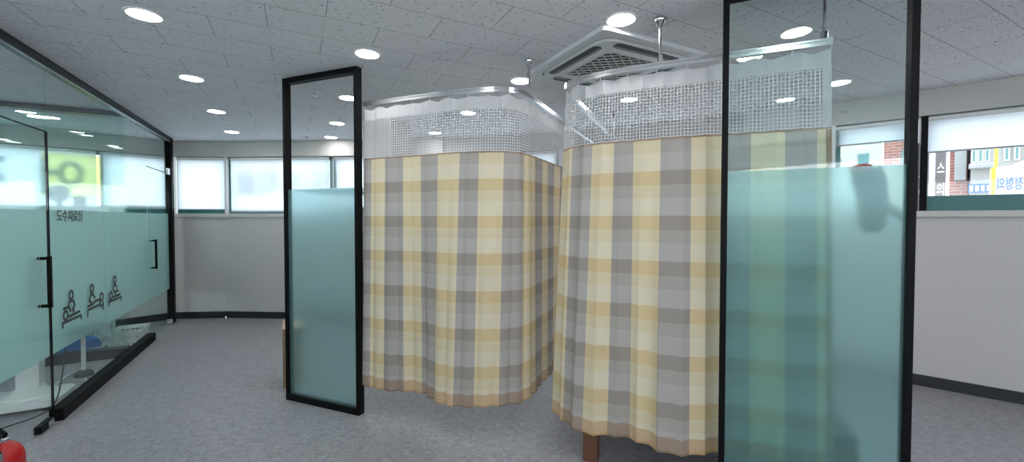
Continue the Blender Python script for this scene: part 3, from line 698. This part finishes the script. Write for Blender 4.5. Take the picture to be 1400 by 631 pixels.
def basket(label, u, n, z, rz):
    t = thing('plastic_basket', label, 'basket', tuple(un(u, n, z)), rz, 'white plastic baskets behind the glass')
    b = MB(); w, d, h = .19, .13, .19
    def side(p0, p1, nx):
        ex = (Vector(p1)-Vector(p0)); L_ = ex.length; ex.normalize(); oy = Vector((-ex.y, ex.x))
        def slab(x0, x1, z0, z1):
            vs = []
            for zz in (z0, z1):
                fl = 1+.12*zz/h
                for yy in (0, .004):
                    for xx in (x0, x1):
                        q = Vector(p0)+ex*xx+oy*yy; vs.append((q.x*fl, q.y*fl, zz))
            b.add(vs, [(0, 2, 3, 1), (4, 5, 7, 6), (0, 1, 5, 4), (2, 6, 7, 3), (0, 4, 6, 2), (1, 3, 7, 5)])
        slab(0, L_, 0, .03); slab(0, L_, h-.035, h)
        for k in range(nx+1): slab(L_*k/nx*.96, L_*k/nx*.96+L_*.04, .03, h-.035)
        for k in range(1, 4): slab(0, L_, .03+(h-.065)*k/4-.006, .03+(h-.065)*k/4+.006)
    side((-w, -d), (w, -d), 9); side((w, -d), (w, d), 6); side((w, d), (-w, d), 9); side((-w, d), (-w, -d), 6)
    b.box(-w, w, -d, d, 0, .004); b.build('basket_body', M['clip'], t)
    b = MB(); W, D_ = w*1.13, d*1.13
    b.ring(rrect(-W-.008, W+.008, -D_-.008, D_+.008, .02), rrect(-W+.008, W-.008, -D_+.008, D_-.008, .015), h-.006, h+.006); b.build('rim', M['clip'], t)
rk = thing('low_rack', 'low white rack beyond the cross partition carrying a blue cloth', 'rack', tuple(un(6.43, -2.36)), GRZ)
for x in (-.26, .26):
    for y in (-.36, .36): MB().lathe([(.018, 0), (.018, .05)], (x, y, 0), 12).build('leg', M['plastic'], rk)
MB().box(-.29, .29, -.40, .40, .05, .07, .004).build('shelf', M['plastic'], rk)
o = loft([(0, 0, 0, .095, .20), (0, 0, .03, .105, .21), (0, 0, .09, .10, .20), (0, 0, .12, .08, .16), (0, 0, .13, .03, .05)], 40).build('folded_cloth', M['blue'], None, True); tag(o, 'blue folded cloth lying on the low white rack', 'cloth'); o.location = un(6.27, -2.20, .071); o.rotation_euler.z = GRZ
basket('white perforated basket standing on the low rack beside the blue cloth', 6.57, -2.22, .071, GRZ+PI/2)
basket('white perforated basket standing on the floor by the black kick rail', 6.50, -1.79, 0, GRZ)

# ceiling fittings
sp = thing('sprinkler', 'small ceiling sprinkler seen through the first partition panel', 'sprinkler', (-1.80, 3.80, H))
MB().lathe([(.035, -.004), (.035, 0)], n=24).build('escutcheon', M['trimw'], sp)
MB().tube([(0, 0, -.004), (0, 0, -.03)], .008, 10).lathe([(.001, -.036), (.022, -.034), (.022, -.031), (.004, -.028)], n=12).build('sprinkler_head', M['steel'], sp)
o = MB().lathe([(.012, -.012), (.022, -.008), (.025, 0)], n=18).build('ceiling_sensor', M['grey'], None, True); tag(o, 'tiny dark ceiling sensor near the window wall', 'sensor'); o.location = (-2.92, 5.9, H)
o = MB().box(-.03, .03, -.012, 0, -.012, .012, .003).build('wall_sensor', M['bar']); tag(o, 'tiny grey plate on the soffit over the half-drawn blinds', 'sensor'); o.location = at(7, .10, 0, 2.565); o.rotation_euler.z = ang(F[7], F[8])
o = MB().lathe([(.022, 0), (.022, .02), (.014, .03), (.012, .045)], n=16).build('door_stop', M['steel'], None, True); tag(o, 'small metal door stop on floor by the baseboard under the blinds', 'door stop'); o.location = (-4.30, 6.18, 0)

# ------------------------------------------------------------------ outside
tag(MB().box(-60, 60, -40, 80, -3.7, -3.5).build('street', M['asphalt']), kind='structure')
EA = Vector((7.2, 6.94, 0)); ERZ = math.atan2(-.72, .694)
def ext(name, label, cat, D): 
    k = D/10; return thing(name, label, cat, (EA.x*k, EA.y*k, 0), ERZ), k
def ez(z, k): return 1.526+(z-1.526)*k
t, k = ext('white_building', 'white rendered building across the street seen under the half-drawn blind', 'building', 34)
MB().box(-3.2*k, -.76*k, 0, 8, -3.5, ez(3.3, k)).build('building_wall', M['bwhite'], t)
MB().box(-3.2*k, -.76*k, -.15, 8, ez(3.3, k), ez(3.3, k)+.3).build('parapet', M['bwhite'], t)
for s0, s1, z0, z1 in ((-1.10, -.92, 2.40, 2.71), (-1.47, -1.33, 2.40, 2.66), (-1.85, -1.68, 2.40, 2.68), (-1.10, -.92, 1.7, 2.0), (-1.47, -1.33, 1.7, 2.0)):
    f = MB().box(s0*k, s1*k, -.06, .01, ez(z0, k), ez(z1, k)).build('window', M['bgrey'], t); MB().box(s0*k+.06, s1*k-.06, -.08, -.06, ez(z0, k)+.06, ez(z1, k)-.06).build('pane', M['bglass'], f)
MB().box(-3.2*k, -.76*k, -.10, 0, ez(2.485, k), ez(2.50, k)).build('string_course', M['bgrey'], t)
t, k = ext('brick_building', 'red brick building across the street', 'building', 20)
MB().box(-.735*k, .29*k, 0, 6, -3.5, ez(3.6, k)).build('building_wall', M['brick'], t)
MB().box(-.735*k, .29*k, -.12, 6, ez(3.6, k), ez(3.6, k)+.25).build('parapet', M['bgrey'], t)
MB().box(.14*k, .27*k, -.5, -.002, ez(2.12, k), ez(2.75, k), .02).build('duct_box', M['duct'], t)
MB().box(-.5*k, -.3*k, -.05, .02, ez(2.2, k), ez(2.7, k)).build('window', M['bglass'], t)
t, k = ext('grey_building', 'grey shop building with a row of windows beyond the brick house', 'building', 19)
MB().box(.33*k, 1.6*k, 0, 7, -3.5, ez(3.4, k)).build('building_wall', M['bgrey'], t)
MB().box(.33*k, 1.62*k, -.3, 7, ez(3.4, k), ez(3.4, k)+.3).build('parapet', M['bwhite'], t)
for s0 in (.32, .39, .46, .66, .76, .88, 1.0):
    f = MB().box(s0*k, (s0+.065)*k, -.05, .02, ez(2.40, k), ez(2.62, k)).build('window', M['bwhite'], t); MB().box(s0*k+.04, (s0+.065)*k-.04, -.07, -.05, ez(2.40, k)+.05, ez(2.62, k)-.05).build('pane', M['bglass'], f)
MB().box(.295*k, .57*k, -.32, -.0, ez(2.30, k), ez(2.38, k), .03).build('canopy', M['duct'], t)
MB().box(.30*k, .56*k, -.12, -.0, ez(1.92, k), ez(2.06, k)).build('shop_sign', M['sblue'], t)
for j in range(4): MB().box((.315+.06*j)*k, (.352+.06*j)*k, -.14, -.12, ez(1.945, k), ez(2.035, k)).build('sign_panel', M['swhite'], t)
t, k = ext('pylon_sign', 'tall grey and white street sign with white vertical lettering', 'sign', 10)
MB().box(-.30, .085, 0, .35, -3.5, 3.6, .01).build('sign_body', M['swhite'], t)
MB().box(-.075, .045, -.02, 0, -3.0, 3.3).build('sign_face', M['sgrey'], t)
MB().box(-.29, -.155, -.02, 0, -3.0, 3.3).build('sign_face', M['sgrey'], t)
text_mesh('lettering', '스', .22, M['swhite'], t, loc=(-.015, -.024, 2.36), bold=.004, width=.085); text_mesh('lettering', '의', .22, M['swhite'], t, loc=(-.015, -.024, 2.0), bold=.004, width=.085)
text_mesh('lettering', '스', .22, M['swhite'], t, loc=(-.222, -.024, 2.30), bold=.004, width=.10); text_mesh('lettering', '이', .22, M['swhite'], t, loc=(-.222, -.024, 1.95), bold=.004, width=.10)
t, k = ext('clinic_sign', 'white signboard with blue lettering and a yellow edge strip', 'sign', 9.6)
vs = [(.585*k, 0, -3.5), (1.3*k, 0, -3.5), (1.3*k, 0, 2.42), (.87*k, 0, 2.37), (.74*k, 0, 2.30), (.585*k, 0, 2.28)]
MB().add(vs+[(v[0], .3, v[2]) for v in vs], [tuple(range(6))[::-1], tuple(range(6, 12))]+[(i, (i+1) % 6, 6+(i+1) % 6, 6+i) for i in range(6)]).build('sign_body', M['swhite'], t)
MB().box(.545*k, .585*k, -.02, .3, -3.5, 2.28).build('edge_strip', M['syel'], t)
text_mesh('lettering', '정형외', .20, M['sblue'], t, mirror=True, loc=(.735*k, -.004, 2.03), bold=.004, width=.25)
MB().box(.59*k, .625*k, .32, .40, -3.5, 2.75).build('sign_post', M['syel'], t)
# buildings opposite the left-hand windows
t = thing('apartment_block', 'pale block far across the street behind the left blinds', 'building', (-14, 34, 0), 0)
MB().box(-12, 22, 0, 8, -3.5, 3.0).build('building_wall', M['bgrey'], t)
for j in range(14): MB().box(-11+j*2.2, -9.8+j*2.2, -.05, .02, .2, 1.9).build('window', M['bglass'], t)

# ------------------------------------------------------------------ sky, camera
sun = bpy.data.lights.new('sun', 'SUN'); sun.energy = 34; sun.angle = R(3); sun.color = (1, .96, .9)
so = bpy.data.objects.new('sun', sun); COL.objects.link(so); so.location = (0, -20, 20)
so.rotation_euler = Vector((-.70, .62, -.40)).to_track_quat('-Z', 'Y').to_euler()
w = bpy.data.worlds.new('sky'); S.world = w; w.use_nodes = True; nt = w.node_tree; nt.nodes.clear()
tc = nd(nt, 'ShaderNodeTexCoord'); sx = nd(nt, 'ShaderNodeSeparateXYZ'); L(nt, tc.outputs['Generated'], sx.inputs[0])
rp = nd(nt, 'ShaderNodeValToRGB'); e = rp.color_ramp.elements; e[0].position = .45; e[0].color = (.95, .975, 1, 1); e[1].position = 1; e[1].color = (.78, .89, 1, 1)
L(nt, math_n(nt, 'MULTIPLY_ADD', sx.outputs[2], .5, .5), rp.inputs[0])
bg = nd(nt, 'ShaderNodeBackground', Strength=1.85); L(nt, rp.outputs[0], bg.inputs[0]); wo = nd(nt, 'ShaderNodeOutputWorld'); L(nt, bg.outputs[0], wo.inputs[0])

cam = bpy.data.cameras.new('camera'); co = bpy.data.objects.new('camera', cam); COL.objects.link(co); S.camera = co
cam.sensor_width = 36; cam.sensor_fit = 'HORIZONTAL'; cam.lens = 565*36/1400; cam.clip_start = .05; cam.clip_end = 300
co.location = (0, 0, 1.526); co.rotation_euler = (R(90)-math.atan(.0235), 0, 0); cam.shift_y = -5.22/1400
S.view_settings.view_transform = 'Standard'; S.view_settings.look = 'None'; S.view_settings.gamma = 1; S.view_settings.use_curve_mapping = False
S.view_settings.exposure = 0.74
S.cycles.max_bounces = 14; S.cycles.transparent_max_bounces = 24; S.cycles.transmission_bounces = 12; S.cycles.diffuse_bounces = 8; S.cycles.glossy_bounces = 5
S.cycles.use_denoising = True; S.cycles.sample_clamp_indirect = 6.0; S.cycles.caustics_refractive = True; S.cycles.caustics_reflective = False
